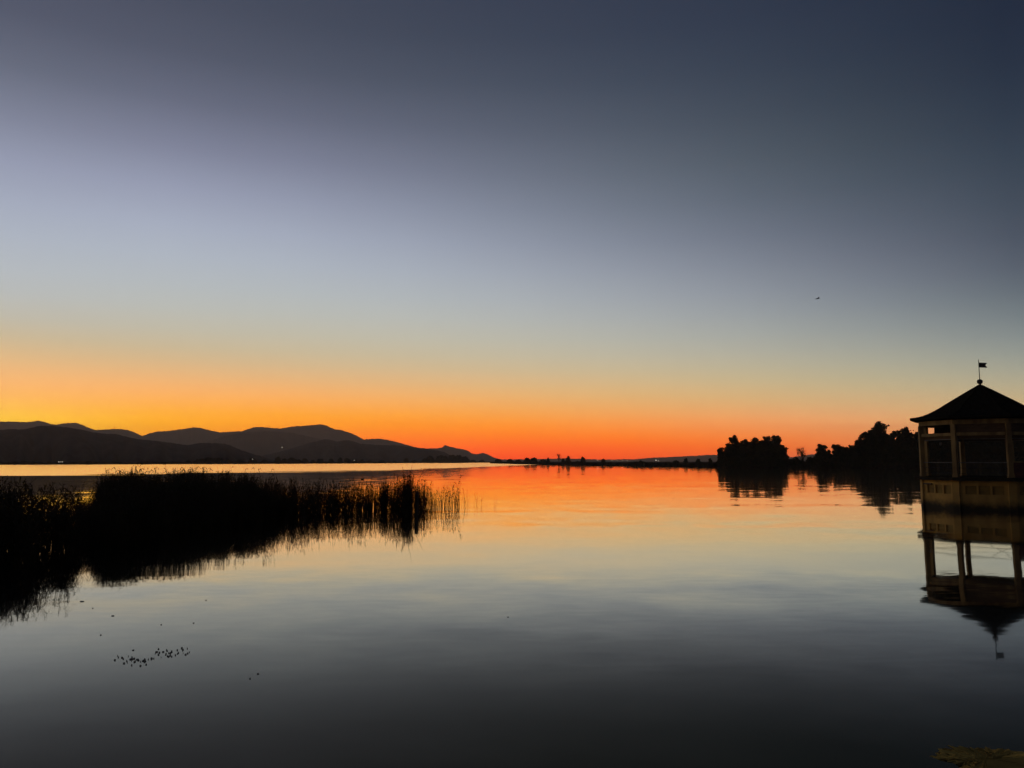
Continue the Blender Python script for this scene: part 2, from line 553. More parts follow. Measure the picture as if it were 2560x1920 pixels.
def ridge(pts, Y, depth, seed, slant=0.0, nx=640, ny=26):
    pxs = np.array([p[0] for p in pts], float); pys = np.array([p[1] for p in pts], float)
    px = np.linspace(pxs[0], pxs[-1], nx)
    # smooth interpolation of the crest
    py = np.interp(px, pxs, pys)
    k = np.array([1, 2, 3, 2, 1.]); k /= k.sum()
    py = np.convolve(np.pad(py, 2, 'edge'), k, 'valid')
    py = py - 0.5 * fbm(px, seed, 4, 0.21) - 0.45 * fbm(px, seed + 9, 3, 1.3)
    V = []
    for j in range(ny):
        v = j / (ny - 1)
        s = (v - 0.62) / (0.62 if v < 0.62 else 0.38)         # -1 front foot, 0 crest, 1 back foot
        prof = math.cos(s * math.pi / 2) ** 1.15 if abs(s) < 1 else 0.0
        for i in range(nx):
            c = P(px[i], py[i], Y)
            H = max(c.z, 0.6)
            off = (s * depth if s < 0 else s * depth * 0.7)
            spur = 1 + 0.22 * math.sin(px[i] * 0.035 + seed) * (1 - prof) + 0.1 * math.sin(px[i] * 0.11 + 2 * seed) * (1 - prof)
            yy = Y + off * (spur if s < 0 else 1)
            bumpy = 0 if prof > 0.98 else H * 0.05 * math.sin(px[i] * 0.09 + s * 7 + seed) * (1 - prof) * prof * 4
            z = 0.3 + (H - 0.3) * prof + bumpy
            V.append((c.x * (1 + (yy - Y) / Y), yy, z - (1.5 if abs(s) >= 0.999 else 0)))
    I = np.arange((ny - 1) * nx).reshape(ny - 1, nx)[:, :-1].ravel()
    Q = np.stack([I, I + 1, I + nx + 1, I + nx], 1)
    o = np_mesh("hills", np.array(V), Q, M_hill, smooth=True)
    tag(o, kind="structure")
    return o


RA = [(-500, 1060), (-300, 1048), (-120, 1050), (0, 1055), (45, 1054.5), (60, 1056), (78, 1055), (95, 1052), (110, 1055), (130, 1061), (142, 1062), (160, 1059),
      (190, 1057), (205, 1062), (222, 1070), (240, 1076), (262, 1074), (285, 1072.5), (305, 1073), (325, 1077), (350, 1087), (362, 1095), (420, 1120), (520, 1146)]
RB = [(200, 1148), (300, 1115), (345, 1096), (357, 1090), (375, 1083), (392, 1079), (420, 1078), (455, 1073), (485, 1068.5), (500, 1070), (515, 1074), (550, 1081), (575, 1080),
      (605, 1078), (622, 1072), (640, 1067.5), (665, 1069), (692, 1071), (705, 1071), (730, 1067), (780, 1063), (800, 1061), (815, 1064), (838, 1074),
      (850, 1074), (880, 1084), (910, 1099), (930, 1097), (945, 1096.5), (970, 1100), (1000, 1107), (1040, 1119), (1075, 1123), (1120, 1135), (1160, 1150)]
RB2 = [(420, 1140), (500, 1112), (560, 1090), (620, 1080), (660, 1078.5), (700, 1080), (730, 1082), (760, 1089), (790, 1095), (830, 1104), (880, 1122), (940, 1148)]
RC = [(-500, 1092), (-250, 1075), (-100, 1082), (0, 1078), (60, 1076), (100, 1069), (130, 1067), (160, 1072), (200, 1076), (230, 1084), (265, 1087), (290, 1088), (310, 1093),
      (350, 1101), (400, 1105), (440, 1111), (470, 1114), (495, 1110), (540, 1109), (565, 1112), (600, 1125), (640, 1138), (690, 1152)]
RD = [(600, 1153), (640, 1143), (700, 1130), (750, 1115), (785, 1106), (810, 1099), (825, 1100), (840, 1105), (850, 1105), (865, 1101), (880, 1103), (900, 1110), (920, 1112),
      (950, 1113), (1000, 1115), (1050, 1120), (1080, 1124), (1110, 1130), (1125, 1138), (1150, 1152)]
RE = [(980, 1140), (1040, 1125), (1075, 1121), (1095, 1121), (1105, 1118), (1113, 1112), (1125, 1117), (1140, 1120), (1165, 1125), (1185, 1135), (1195, 1135), (1205, 1132),
      (1215, 1134), (1232, 1143), (1255, 1150)]
RF = [(1220, 1149), (1300, 1148), (1420, 1146), (1500, 1149), (1580, 1148), (1640, 1144), (1680, 1142), (1730, 1140), (1770, 1137), (1800, 1138), (1850, 1140), (1930, 1139),
      (1965, 1141), (1980, 1143), (2000, 1140), (2030, 1136), (2045, 1135), (2100, 1136), (2200, 1132), (2400, 1136), (2700, 1142), (3000, 1150)]
ridge(RC, 1750, 850, 1)
ridge(RD, 2600, 900, 2)
ridge(RB2, 3900, 700, 6)
ridge(RA, 5000, 1000, 3)
ridge(RB, 5200, 1000, 4)
ridge(RE, 5600, 800, 5)
ridge(RF, 6400, 600, 7)

ORD = ("first second third fourth fifth sixth seventh eighth ninth tenth eleventh twelfth thirteenth fourteenth fifteenth sixteenth seventeenth eighteenth nineteenth "
       "twentieth twenty-first twenty-second twenty-third twenty-fourth twenty-fifth twenty-sixth twenty-seventh twenty-eighth twenty-ninth thirtieth thirty-first "
       "thirty-second thirty-third thirty-fourth thirty-fifth thirty-sixth").split()


# ------------------------------------------------------------------ trees
def rand_quads(centers, size, rg, flat=0.0):
    n = len(centers)
    u = rg.normal(size=(n, 3)); u /= np.linalg.norm(u, axis=1)[:, None]
    w_ = rg.normal(size=(n, 3)); w_ -= (w_ * u).sum(1)[:, None] * u; w_ /= np.linalg.norm(w_, axis=1)[:, None]
    s = size * rg.uniform(0.6, 1.3, n)[:, None]
    a, b = u * s, w_ * s * rg.uniform(0.45, 0.9, n)[:, None]
    V = np.stack([centers - a, centers - b * 0.8 + a * .1, centers + a, centers + b], 1).reshape(-1, 3)
    Q = np.arange(4 * n).reshape(n, 4)
    return V, Q


def crown_points(lobes, per, rg):
    out = []
    for (c, r) in lobes:
        vol = r[0] * r[1] * r[2]
        n = int(per * vol ** (2 / 3)) + (20 if r[0] > .9 else 9)
        d = rg.normal(size=(n, 3)); d /= np.linalg.norm(d, axis=1)[:, None]
        rad = rg.uniform(0.15, 1.0, n) ** 0.45
        out_ = rg.uniform(0, 1, n) < .14
        rad[out_] *= rg.uniform(1.0, 1.28, out_.sum())
        # lumpy surface
        lump = 1 + 0.12 * np.sin(d[:, 0] * 17 + c[2]) * np.sin(d[:, 2] * 15 + c[0]) + 0.13 * np.sin(d[:, 0] * 7 + c[0]) * np.sin(d[:, 2] * 8 + c[2]) + 0.1 * np.sin(d[:, 1] * 13 + c[1])
        out.append(np.array(c) + d * (rad * lump)[:, None] * np.array(r))
    return np.concatenate(out)


def tree(name, px, topy, wpx, Y, label, group=None, seed=0, kind='round', leaf=0.45, per=90, lowcrown=0.12, m=None, cat='tree', nl=9):
    rg = np.random.default_rng(1000 + seed)
    base = P(px, 1165, Y); base.z = 0.45
    H = P(px, topy, Y).z - base.z
    R = wpx / F * Y * 0.5 * (1.18 if lowcrown == 0.05 else 1)
    root = empty(name, base)
    tag(root, label, cat, group)
    lobes = []
    tb = MB()
    tr = max(0.12, H * 0.018)
    bend = rg.uniform(-0.04, 0.04, 2) * H
    tp = [(0, 0, -0.4), (bend[0] * .3, bend[1] * .3, H * 0.3), (bend[0], bend[1], H * 0.62), (bend[0] * 1.2, bend[1], H * 0.86)]
    tb.tube(tp, [tr * 1.3, tr, tr * .6, tr * .15], 7)
    if kind == 'round':
        lobes.append(((bend[0], bend[1], H * 0.62), (R * .72, R * .72, H * 0.32)))
        for i in range(nl):
            a = rg.uniform(0, 6.28)
            h = lowcrown + (0.9 - lowcrown) * (i + rg.uniform(0, 1)) / nl
            env = math.sin(math.pi * min(1, max(0.06, (h - lowcrown * .4) / (1.05 - lowcrown * .4))) ** 0.8) ** .6
            rr = R * env * rg.uniform(0.45, 0.72)
            lr = R * rg.uniform(0.20, 0.42)
            lz = min(lr * rg.uniform(0.8, 1.1), H * .2)
            lobes.append(((math.cos(a) * rr, math.sin(a) * rr * .8, min(H * h, H - lz)), (lr, lr, lz)))
        rt_ = min(R, H * .3)
        lobes.append(((rg.uniform(-.2, .2) * R, 0, H - rt_ * .34), (rt_ * .45, rt_ * .45, rt_ * .34)))
        if lowcrown < .1:
            lobes.append(((0, 0, H * .34), (R * .95, R * .9, H * .33)))
            for i in range(4):          # low skirt of suckers and undergrowth
                a = rg.uniform(0, 6.28)
                lobes.append(((math.cos(a) * R * .7, math.sin(a) * R * .6, H * rg.uniform(.08, .3)), (R * .45, R * .45, H * .16)))
    if name in ("broadleaf_tree", "back_row_tree"):
        base_l = list(lobes)
        for i in range(26):          # sprigs that break the outline
            c, r = base_l[rg.integers(len(base_l))]
            d = rg.normal(size=3); d /= np.linalg.norm(d); d[2] = abs(d[2]) * .9 + .1
            q = rg.uniform(.95, 1.25)
            sr = rg.uniform(.35, .85)
            cz = c[2] + d[2] * r[2] * q
            if cz < H * 1.01:
                lobes.append(((c[0] + d[0] * r[0] * q, c[1] + d[1] * r[1] * q, cz), (sr, sr, sr * .8)))
    for i, (c, r) in enumerate(lobes[:10]):
        st = Vector((bend[0] * .6, bend[1] * .6, c[2] * rg.uniform(.45, .7)))
        e_ = Vector(c)
        mid = st.lerp(e_, .5) + Vector((0, 0, -0.03 * H))
        tb.tube([st, mid, e_], [tr * .45, tr * .3, tr * .08], 5, caps=False)
    tb.build("trunk", M_bark, root, smooth=True)
    C = crown_points(lobes, per, rg)
    C = C[C[:, 2] > 0.1]
    V, Q = rand_quads(C, leaf, rg)
    np_mesh("crown", V, Q, m or M_leaf, root)
    return root


G1 = "dark trees on the low point right of centre"
TREES1 = [
    (1803, 1119, 17, 312, "slim small tree at the left tip of the wooded point"),
    (1822, 1108, 22, 318, "low tree just inside the left tip of the wooded point"),
    (1838, 1091, 33, 322, "tall rounded tree, left peak of the smaller wooded group"),
    (1864, 1100, 34, 316, "dense tree between left and middle peaks of smaller wooded group"),
    (1888, 1094, 24, 326, "narrow tree with open tuft in middle of the smaller wooded group"),
    (1908, 1101, 30, 312, "broad dark tree left of the tallest crown in smaller wooded group"),
    (1918, 1090, 32, 324, "tree with flat top, tallest part of the smaller wooded group"),
    (1940, 1089, 34, 318, "big full tree at the right shoulder of the smaller wooded group"),
    (1956, 1112, 26, 308, "lower leaning tree at right end of the smaller wooded group"),
]
for i, (px, ty, wd, Y, lb) in enumerate(TREES1):
    tree("broadleaf_tree", px, ty, wd, Y, lb, G1, seed=i, lowcrown=0.05, leaf=0.36, per=112, nl=15)
G2 = "dark trees of the long wood beside the pavilion"
TREES2 = [
    (2055, 1112, 27, 296, "square topped tree at left end of the long wood"),
    (2073, 1128, 26, 290, "low tree right after the square topped one at wood's left end"),
    (2092, 1113, 25, 300, "thin open tree near left end of the long wood"),
    (2110, 1118, 24, 296, "small rounded tree left of the climbing canopy in long wood"),
    (2129, 1114, 28, 294, "bushy tree where the long wood starts to rise"),
    (2148, 1100, 30, 298, "mid height tree on the rising left slope of the long wood"),
    (2160, 1085, 26, 304, "tree with small round head left of the tallest crown"),
    (2178, 1078, 36, 300, "full tree touching the left side of the tallest crown"),
    (2202, 1057, 50, 306, "tallest tree with domed crown in the long wood"),
    (2226, 1087, 36, 296, "dark tree under the right side of the tallest dome"),
    (2245, 1078, 34, 300, "tree with loose gaps between tallest dome and pavilion"),
    (2268, 1071, 46, 294, "wide ragged tree just left of the pavilion"),
    (2294, 1083, 34, 290, "tree partly hidden by the pavilion's left corner post"),
    (2322, 1088, 36, 288, "tree seen through the pavilion's narrow left bay"),
    (2356, 1076, 44, 286, "tree seen through the pavilion left of its front corner post"),
    (2400, 1078, 50, 284, "tree seen behind the left half of the pavilion's front bay"),
    (2446, 1072, 54, 284, "tree seen behind the middle of the pavilion's front bay"),
    (2492, 1075, 52, 284, "tree seen behind the right half of the pavilion's front bay"),
    (2540, 1070, 54, 282, "tree seen behind the pavilion at the photo's right edge"),
    (2590, 1074, 54, 282, "tree beyond the right edge of the pavilion"),
]
for i, (px, ty, wd, Y, lb) in enumerate(TREES2):
    tree("broadleaf_tree", px, ty, wd, Y, lb, G2, seed=30 + i, lowcrown=0.05, leaf=0.36, per=108, nl=15)

for i in range(15):
    px = 2120 + i * 33 + 9 * math.sin(i * 2.1)
    words = ["left slope of the long wood", "tallest dome of the long wood", "gap left of the pavilion", "pavilion's open bays"]
    w_ = words[0] if px < 2180 else words[1] if px < 2235 else words[2] if px < 2290 else words[3]
    tree("back_row_tree", px, (1122 - (px - 2120) * .55 if px < 2190 else 1090 if px < 2270 else 1096 if px < 2345 else 1084) + 4 * math.sin(i * 1.7), 46, 335,
         "%s tree of the back row, behind the %s" % (ORD[i], w_), "back row of trees behind the " + w_, seed=400 + i, lowcrown=0.0, leaf=.6, per=150)
for i, (px, ty) in enumerate(((1828, 1122), (1850, 1112), (1875, 1112), (1900, 1108), (1925, 1104), (1945, 1110))):
    tree("back_row_tree", px, ty, 44, 345, "%s tree from the left in the back row of the smaller wooded group" % ORD[i], "back row of trees in the smaller wooded group",
         seed=430 + i, lowcrown=0.0, leaf=.6, per=150)
# shrubs along the foot of both woods
k = 0
SHR = []
for px in list(range(1797, 1992, 15)):
    SHR.append((px + random.uniform(-4, 4), random.uniform(1138, 1148) if 1800 < px < 1965 else random.uniform(1147, 1154), 300 - (px - 1800) * .05))
for px in list(range(2046, 2560, 19)):
    SHR.append((px + random.uniform(-4, 4), random.uniform(1128, 1142), 280))
for i, (px, ty, Y) in enumerate(SHR):
    where = "smaller wooded point" if px < 2000 else "long wood"
    nth = ORD[i if px < 2000 else i - 13]
    tree("waterside_shrub", px, ty, random.uniform(22, 30), Y, "%s low waterside shrub from the left at the foot of the %s" % (nth, where),
         "waterside shrubs under the %s" % where, seed=70 + i, lowcrown=0.0, leaf=0.4, per=120, cat='shrub', nl=5)
for i, (px, ty, wd, Y, lb) in enumerate([(1990, 1143, 22, 298, "rounded shrub left of the bare tree between the two woods"),
                                       (2026, 1142, 26, 300, "greyish shrub right of the bare tree between the two woods"),
                                       (2006, 1148, 22, 296, "dense shrub at the foot of the bare tree"),
                                       (2040, 1140, 22, 302, "pale thin shrub touching left end of the long wood")]):
    tree("waterside_shrub", px, ty, wd, Y, lb, "shrubs between the two woods", seed=140 + i, lowcrown=0, leaf=.4, per=70, cat='shrub', nl=5)


def bare_tree(px, topy, wpx, Y, label, seed):
    rg = random.Random(seed)
    base = P(px, 1165, Y); base.z = .4
    H = P(px, topy, Y).z - base.z
    R = wpx / F * Y * .5
    root = empty("bare_tree", base); tag(root, label, "tree")
    tb = MB(); tb.tube([(0, 0, -.3), (0.1, 0, H * .35), (0, 0, H * .7), (.1, 0, H)], [.3, .24, .14, .03], 7)
    tb.build("trunk", M_bark, root, smooth=True)
    for i in range(22):
        a = rg.uniform(0, 6.28); h0 = H * rg.uniform(.2, .75)
        rr = R * rg.uniform(.5, 1)
        h1 = min(H * .98, h0 + H * rg.uniform(.15, .4))
        e = Vector((math.cos(a) * rr, math.sin(a) * rr, h1))
        s_ = Vector((0, 0, h0)); m_ = s_.lerp(e, .55) + Vector((0, 0, .1 * H))
        mb = MB(); mb.tube([s_, m_, e, e + Vector((math.cos(a) * .5, math.sin(a) * .5, -0.5 + rg.uniform(-.3, .3)))], [.12, .09, .05, .02], 5)
        for q in range(9):
            f = rg.uniform(.2, .98)
            b0 = m_.lerp(e, f)
            mb.tube([b0, b0 + Vector((rg.uniform(-1, 1), rg.uniform(-1, 1), rg.uniform(.2, 1.4)))], [.04, .012], 4)
        mb.build("limb", M_bark, root)
    return root


bare_tree(2006, 1122, 30, 300, "leafless tree with fan of fine branches between the two woods", 3)
bare_tree(1397, 1136, 11, 640, "tiny leafless tree standing up from the flat marsh bank", 8)

# single trees and hedges on the flat bank and under the hills
FAR = [
    (1420, 1140, 12, 650, "small round black tree right of the tiny bare tree on the bank"),
    (1408, 1146, 9, 648, "low bush between tiny bare tree and small round black tree"),
    (1458, 1141.5, 14, 640, "lone mushroom shaped tree on the flat bank, right of the round one"),
    (1371, 1144, 8, 700, "very small pointed tree on the bank left of the bare tree"),
    (1318, 1144, 18, 760, "left part of a dark tree clump on the marsh bank"),
    (1334, 1144, 20, 760, "right part of a dark tree clump on the marsh bank"),
    (1275, 1147, 16, 900, "low tree at the far left beginning of the marsh bank"),
    (1246, 1147, 20, 1000, "dark tree where the hills run out into the marsh bank"),
    (1296, 1149, 14, 840, "low bush left of the dark tree clump on the bank"),
    (1358, 1148, 18, 720, "flat bush right of the dark tree clump on the bank"),
    (1508, 1147, 12, 600, "small bush between the village lights on the flat bank"),
    (1602, 1151, 10, 520, "tiny shrub on the bank left of the bright village lamp"),
    (1715, 1146, 11, 470, "small pale tree on the bank in front of the low far hills"),
    (1745, 1148, 14, 450, "bush on the bank halfway to the wooded point"),
    (1776, 1146, 10, 440, "thin pointed shrub just left of the wooded point"),
    (1690, 1151, 16, 460, "low bush on the bank left of the small pale tree"),
]
for i, (px, ty, wd, Y, lb) in enumerate(FAR):
    tree("bank_tree", px, ty, wd, Y, lb, seed=200 + i, lowcrown=0.02, leaf=0.55, per=60, nl=5)
SHORE = [(470, 1152, 14), (500, 1147, 26), (520, 1144, 24), (545, 1145, 26), (570, 1149, 20), (600, 1150, 22), (632, 1146, 18), (660, 1150, 16), (694, 1143, 15), (712, 1147, 16),
         (730, 1144, 20), (745, 1149, 16), (762, 1147, 14), (782, 1151, 14), (800, 1148, 16), (828, 1147, 12), (850, 1144, 12), (868, 1146, 16), (886, 1149, 14), (905, 1149, 12),
         (925, 1152, 14), (955, 1151, 14), (985, 1152, 12), (1015, 1146, 12), (1035, 1151, 14), (1060, 1148, 12), (1074, 1139, 22), (1100, 1138, 20), (1112, 1140, 20), (1132, 1137, 22),
         (1145, 1138, 24), (1162, 1141, 22), (1182, 1150, 16), (1205, 1150, 14)]
for i, (px, ty, wd) in enumerate(SHORE):
    Y = float(np.interp(px, [s[0] for s in SH_L], [s[1] for s in SH_L])) * 1.05
    tree("shore_tree", px, ty, wd * 1.1, Y, "%s tree from the left in the row along the far shore below the hills" % ORD[i], "trees along the far shore below the hills",
         seed=300 + i, lowcrown=0.0, leaf=0.9, per=26, nl=5)


def far_scrub(name, tab, n, depth, h0, h1, wd, seed, pr):
    """uncountable reeds and scrub on a bank: upright blades in clumps"""
    rg = np.random.default_rng(seed)
    px = rg.uniform(pr[0], pr[1], n)
    Y0 = np.interp(px, [t[0] for t in tab], [t[1] for t in tab]) * (1 + 0.012 * np.sin(px * .05) + .01 * np.sin(px * .13 + 1))
    Y = Y0 + 0.8 + depth * rg.uniform(0, 1, n) ** 1.7
    X = (px - 1280) / F * Y
    env = 0.75 + 0.25 * np.sin(px * 0.06 + seed) * np.sin(px * 0.023) + .1 * np.sin(px * .31)
    H = rg.uniform(h0, h1, n) * env
    w_ = wd * rg.uniform(.5, 1.2, n)
    a = rg.uniform(0, np.pi, n)
    dx, dy = np.cos(a) * w_, np.sin(a) * w_
    ln = rg.normal(0, .25, (n, 2))
    z0 = np.full(n, 0.05)
    V = np.stack([np.stack([X - dx, Y - dy, z0], 1), np.stack([X + dx, Y + dy, z0], 1),
                  np.stack([X + dx * .7 + ln[:, 0], Y + dy * .7 + ln[:, 1], H * .7], 1),
                  np.stack([X + ln[:, 0] * 1.5, Y + ln[:, 1] * 1.5, H], 1)], 1).reshape(-1, 3)
    o = np_mesh(name, V, np.arange(4 * n).reshape(n, 4), M_leaf2)
    return tag(o, "dense dark reeds and scrub covering the %s" % ("flat bank behind the orange water" if pr[0] > 1000 else "far shore at the foot of the hills"),
               "reeds", kind="stuff")


far_scrub("bank_reeds", SH_R, 16000, 30, 1.6, 2.7, 0.5, 3, (1226, 2800))
far_scrub("shore_scrub", SH_L, 9000, 40, 1.2, 3.0, 1.0, 4, (-400, 1255))

# ------------------------------------------------------------------ lamps, masts
def lamp(px, py, Y, label, r=0.55, bright=True):
    r *= .62
    hz = P(px, py, Y).z
    hz = max(hz, 2.0)
    ground = 0.5 if hz < 14 else hz - 6
    p = P(px, py, Y)
    root = empty("street_lamp", (p.x, p.y, ground)); tag(root, label, "street lamp", "lit lamps along the far shore")
    MB().tube([(0, 0, 0), (0, 0, hz - ground)], [.12, .07], 6).build("pole", M_metal, root)
    MB().lathe((0, 0, hz - ground), [(r * .3, -r * .6), (r, -r * .2), (r, r * .3), (r * .4, r * .7)], 8).build("lamp_head", M_glow if bright else M_glow2, root, smooth=True)


for a in [(147, 1157, 560, "upper left of the cluster of white lights under the dark hill", .42), (156, 1157, 562, "right of the cluster of white lights under the dark hill", .35),
          (152, 1159, 556, "lowest of the cluster of white lights under the dark hill", .3), (631, 1148, 705, "white light near the shore trees left of the middle hill", .4),
          (886, 1151, 850, "tiny light among shore trees below the right hill", .4),
          (1494, 1151, 640, "leftmost of the village lights on the flat bank", .55), (1530, 1151.3, 640, "second village light from the left on the flat bank", .38),
          (1543, 1151.5, 640, "third village light from the left on the flat bank", .36), (1556, 1151.6, 640, "fourth village light from the left on the flat bank", .4),
          (1568, 1152, 640, "fifth village light, right end of the close row on the bank", .4),
          (1640, 1150.6, 620, "brightest village lamp, alone right of the row", .6), (1646, 1152, 620, "dimmer lamp touching the brightest village lamp", .35),
          (2016, 1154, 330, "small light seen through shrubs beside the bare tree", .18)]:
    lamp(a[0], a[1], a[2], a[3], a[4])
# a lit house high on the hillside
def hillside_light(px, py, Y, label):
    p = P(px, py, Y)
    root = empty("hillside_house", (p.x, p.y, p.z - 5)); tag(root, label, "house")
    v = Vector
    t, n = v((1, 0, 0)), v((0, -1, 0))
    MB().box(v((0, 0, 0)), t, n, (-6, -4, -4), (6, 4, 6)).build("wall", M_soil, root)
    MB().poly([(-6.5, -4.5, 6), (6.5, -4.5, 6), (6.5, 4.5, 6), (-6.5, 4.5, 6), (-6.5, 0, 9), (6.5, 0, 9)],
              [(0, 1, 5, 4), (2, 3, 4, 5), (0, 4, 3), (1, 2, 5), (3, 2, 1, 0)]).build("roof", M_roof, root)
    MB().box(v((0, 0, 0)), t, n, (-1.1, 4.0, 2), (1.1, 4.15, 3.8)).build("window", M_glow, root)


hillside_light(706, 1117, 2900, "single house with a lit window high on the dark hillside")


def mast(px, topy, boty, Y, label):
    a, b = P(px, topy, Y), P(px, boty, Y)
    root = empty("radio_mast", (b.x, b.y, b.z - 4)); tag(root, label, "mast")
    h = a.z - b.z + 4
    MB().tube([(0, 0, 0), (0, 0, h * .6), (0, 0, h)], [1.4, 1.0, .5], 5).build("mast_pole", M_metal, root)
    MB().box(Vector((0, 0, h * .75)), Vector((1, 0, 0)), Vector((0, 1, 0)), (-2.2, -1, -1.2), (2.2, 1, 1.2)).build("antenna", M_metal, root)


mast(286, 1066, 1073, 5000, "thin radio mast on the left hill crest")
mast(674, 1063.5, 1070, 5200, "thin radio mast on the crest of the middle hill")

# ------------------------------------------------------------------ pavilion
AX = Vector((25.68, 42.0, 0))
R = 3.5
los = math.atan2(AX.x, AX.y)
toc = Vector((-math.sin(los), -math.cos(los), 0))       # towards the viewer
lef = Vector((-math.cos(los), math.sin(los), 0))        # left as seen
THETA = [-24.6 + 45 * k for k in range(8)]                # + = right as seen


def cdir(deg):
    a = math.radians(deg)
    return toc * math.cos(a) - lef * math.sin(a)


pav = empty("lake_pavilion", AX)
pav.scale = (.93, .93, 1)
tag(pav, "octagonal ochre pavilion with pointed dark roof standing in the lake at the right edge", "pavilion")
Z = Vector((0, 0, 1))
O = Vector((0, 0, 0))


def ring(mb, r_out, r_in, z0, z1):
    V = []
    for r, z in ((r_out, z0), (r_out, z1), (r_in, z1), (r_in, z0)):
        for th in THETA:
            V.append(cdir(th) * r + Z * z)
    Fs = []
    for a in range(4):
        b = (a + 1) % 4
        for k in range(8):
            k2 = (k + 1) % 8
            Fs.append((a * 8 + k, a * 8 + k2, b * 8 + k2, b * 8 + k))
    mb.poly(V, Fs)
    return mb


def face(k):
    a, b = cdir(THETA[k]), cdir(THETA[(k + 1) % 8])
    t = (b - a).normalized()
    n = (a + b).normalized()
    return t, n


RW = 3.46                        # wall corner radius
ap = RW * math.cos(math.radians(22.5))
hw = RW * math.sin(math.radians(22.5))
for k in range(8):
    t, n = face(k)
    o = n * ap
    mb = MB()
    e = hw - 0.16
    mb.box(o, t, n, (-e, -0.25, -1.2), (e, 0.0, 0.80))
    mb.box(o, t, n, (-e, -0.25, 1.24), (e, 0.0, 1.5))
    ps = [(-0.88, -0.35), (-0.245, 0.29), (0.40, 0.93)]
    xs = [-e] + [v for p_ in ps for v in p_] + [e]
    for j in range(0, len(xs), 2):
        mb.box(o, t, n, (xs[j], -0.25, 0.802), (xs[j + 1], 0.0, 1.238))
    wl = mb.build("base_wall", M_ochre, pav)
    for (a, b) in ps:
        MB().box(o, t, n, (a + .002, -0.2, 0.803), (b - .002, -0.09, 1.237)).build("panel", M_ochre_panel, wl)
for k in range(8):
    d = cdir(THETA[k])
    t = Vector((-d.y, d.x, 0))
    MB().box(d * (RW - 0.14), t, d, (-0.19, -0.16, -1.2), (0.19, 0.17, 1.498)).build("corner_pier", M_ochre, pav)
ring(MB(), 3.84, 0.01, 1.50, 1.61).build("floor_slab", M_conc, pav)
ring(MB(), 3.60, 0.02, 1.612, 1.67).build("floor_deck", M_conc, pav)
# a small dark bar under the slab on the left face
t, n = face(7)
MB().box(n * ap, t, n, (-1.05, 0.0, 1.25), (-0.45, 0.12, 1.31)).build("dark_bar", M_metal, pav)
# columns
RC_ = 3.36
for k in range(8):
    d = cdir(THETA[k])
    t = Vector((-d.y, d.x, 0))
    mb = MB().box(d * RC_, t, d, (-0.12, -0.12, 1.67), (0.12, 0.12, 4.42))
    mb.box(d * RC_, t, d, (-0.145, -0.145, 1.672), (0.145, 0.145, 1.83))
    cl = mb.build("column", M_woodp, pav)
# beams
for k in range(8):
    t, n = face(k)
    rb = RC_
    o = n * rb * math.cos(math.radians(22.5))
    h2 = rb * math.sin(math.radians(22.5))
    MB().box(o, t, n, (-h2 - .03, -.09, 4.422), (h2 + .03, .1, 4.66)).build("eave_beam", M_woodp, pav)
    MB().box(o, t, n, (-h2 + .12, -.07, 3.82), (h2 - .12, .08, 3.985)).build("transom_beam", M_woodp, pav)
    if k in (0, 1, 2):
        MB().box(o, t, n, (-h2 + .12, -.05, 3.987), (h2 - .12, .01, 4.42)).build("frieze_board", M_brown, pav)
    elif k == 5:
        MB().box(o, t, n, (-h2 + .12, -.05, 3.987), (h2 * .5, .01, 4.42)).build("frieze_board", M_brown, pav)
    elif k in (3, 4):
        MB().box(o, t, n, (-h2 + .12, -.05, 3.987), (h2 - .12, .01, 4.42)).build("frieze_board", M_brown, pav)
    MB().box(o, t, n, (-h2 + .13, -.16, 3.66), (h2 - .13, -.08, 3.86)).build("roller_blind", M_brown, pav)
    MB().box(o, t, n, (-h2 + .13, -.15, 3.625), (h2 - .13, -.10, 3.655)).build("blind_rail", M_rail, pav)
    if k in (1,):
        par = MB().box(o, t, n, (-h2 + .12, -.06, 1.672), (h2 - .12, .02, 2.42)).build("parapet", M_red, pav)
        MB().box(o, t, n, (-h2 + .12, -.09, 2.422), (h2 - .12, .05, 2.5)).build("parapet_cap", M_woodp, par)
    else:
        MB().tube([o + t * (-h2 + .12) + Z * 2.43, o + t * (h2 - .12) + Z * 2.43], .022, 6).build("top_rail", M_rail, pav)
        for zc in (1.86, 2.14):
            MB().tube([o + t * (-h2 + .12) + Z * zc, o + t * (h2 - .12) + Z * zc], .010, 5).build("rail_cable", M_metal, pav)
        if k != 0:
            continue
        br = MB()
        br.tube([o + n * .03 + t * .15 + Z * 1.72, o + n * .03 + t * (h2 - .12) + Z * 2.38], .012, 5)
        br.tube([o + n * .06 + t * (h2 - .12) + Z * 1.72, o + n * .06 + t * .15 + Z * 2.38], .012, 5)
        br.build("cross_brace", M_metal, pav)
# roof
prof = [(0.10, 6.62), (0.6, 6.345), (1.2, 6.0), (1.8, 5.655), (2.35, 5.33), (2.65, 5.175), (2.95, 5.04), (3.25, 4.935), (3.55, 4.865), (3.93, 4.82),
        (3.93, 4.73), (3.45, 4.665), (3.3, 4.70), (0.05, 4.72)]
V, Fs = [], []
for r, z in prof:
    for th in THETA:
        V.append(cdir(th) * r + Z * z)
for i in range(len(prof) - 1):
    for k in range(8):
        k2 = (k + 1) % 8
        Fs.append((i * 8 + k, (i + 1) * 8 + k, (i + 1) * 8 + k2, i * 8 + k2))
Fs.append(tuple(range(8)))
Fs.append(tuple((len(prof) - 1) * 8 + k for k in reversed(range(8))))
roof = MB().poly(V, Fs).build("roof", M_roof, pav)
for k in range(8):
    d = cdir(THETA[k])
    MB().tube([d * r + Z * (z + .015) for r, z in prof[:10]], .035, 6).build("hip_ridge", M_roof, roof)
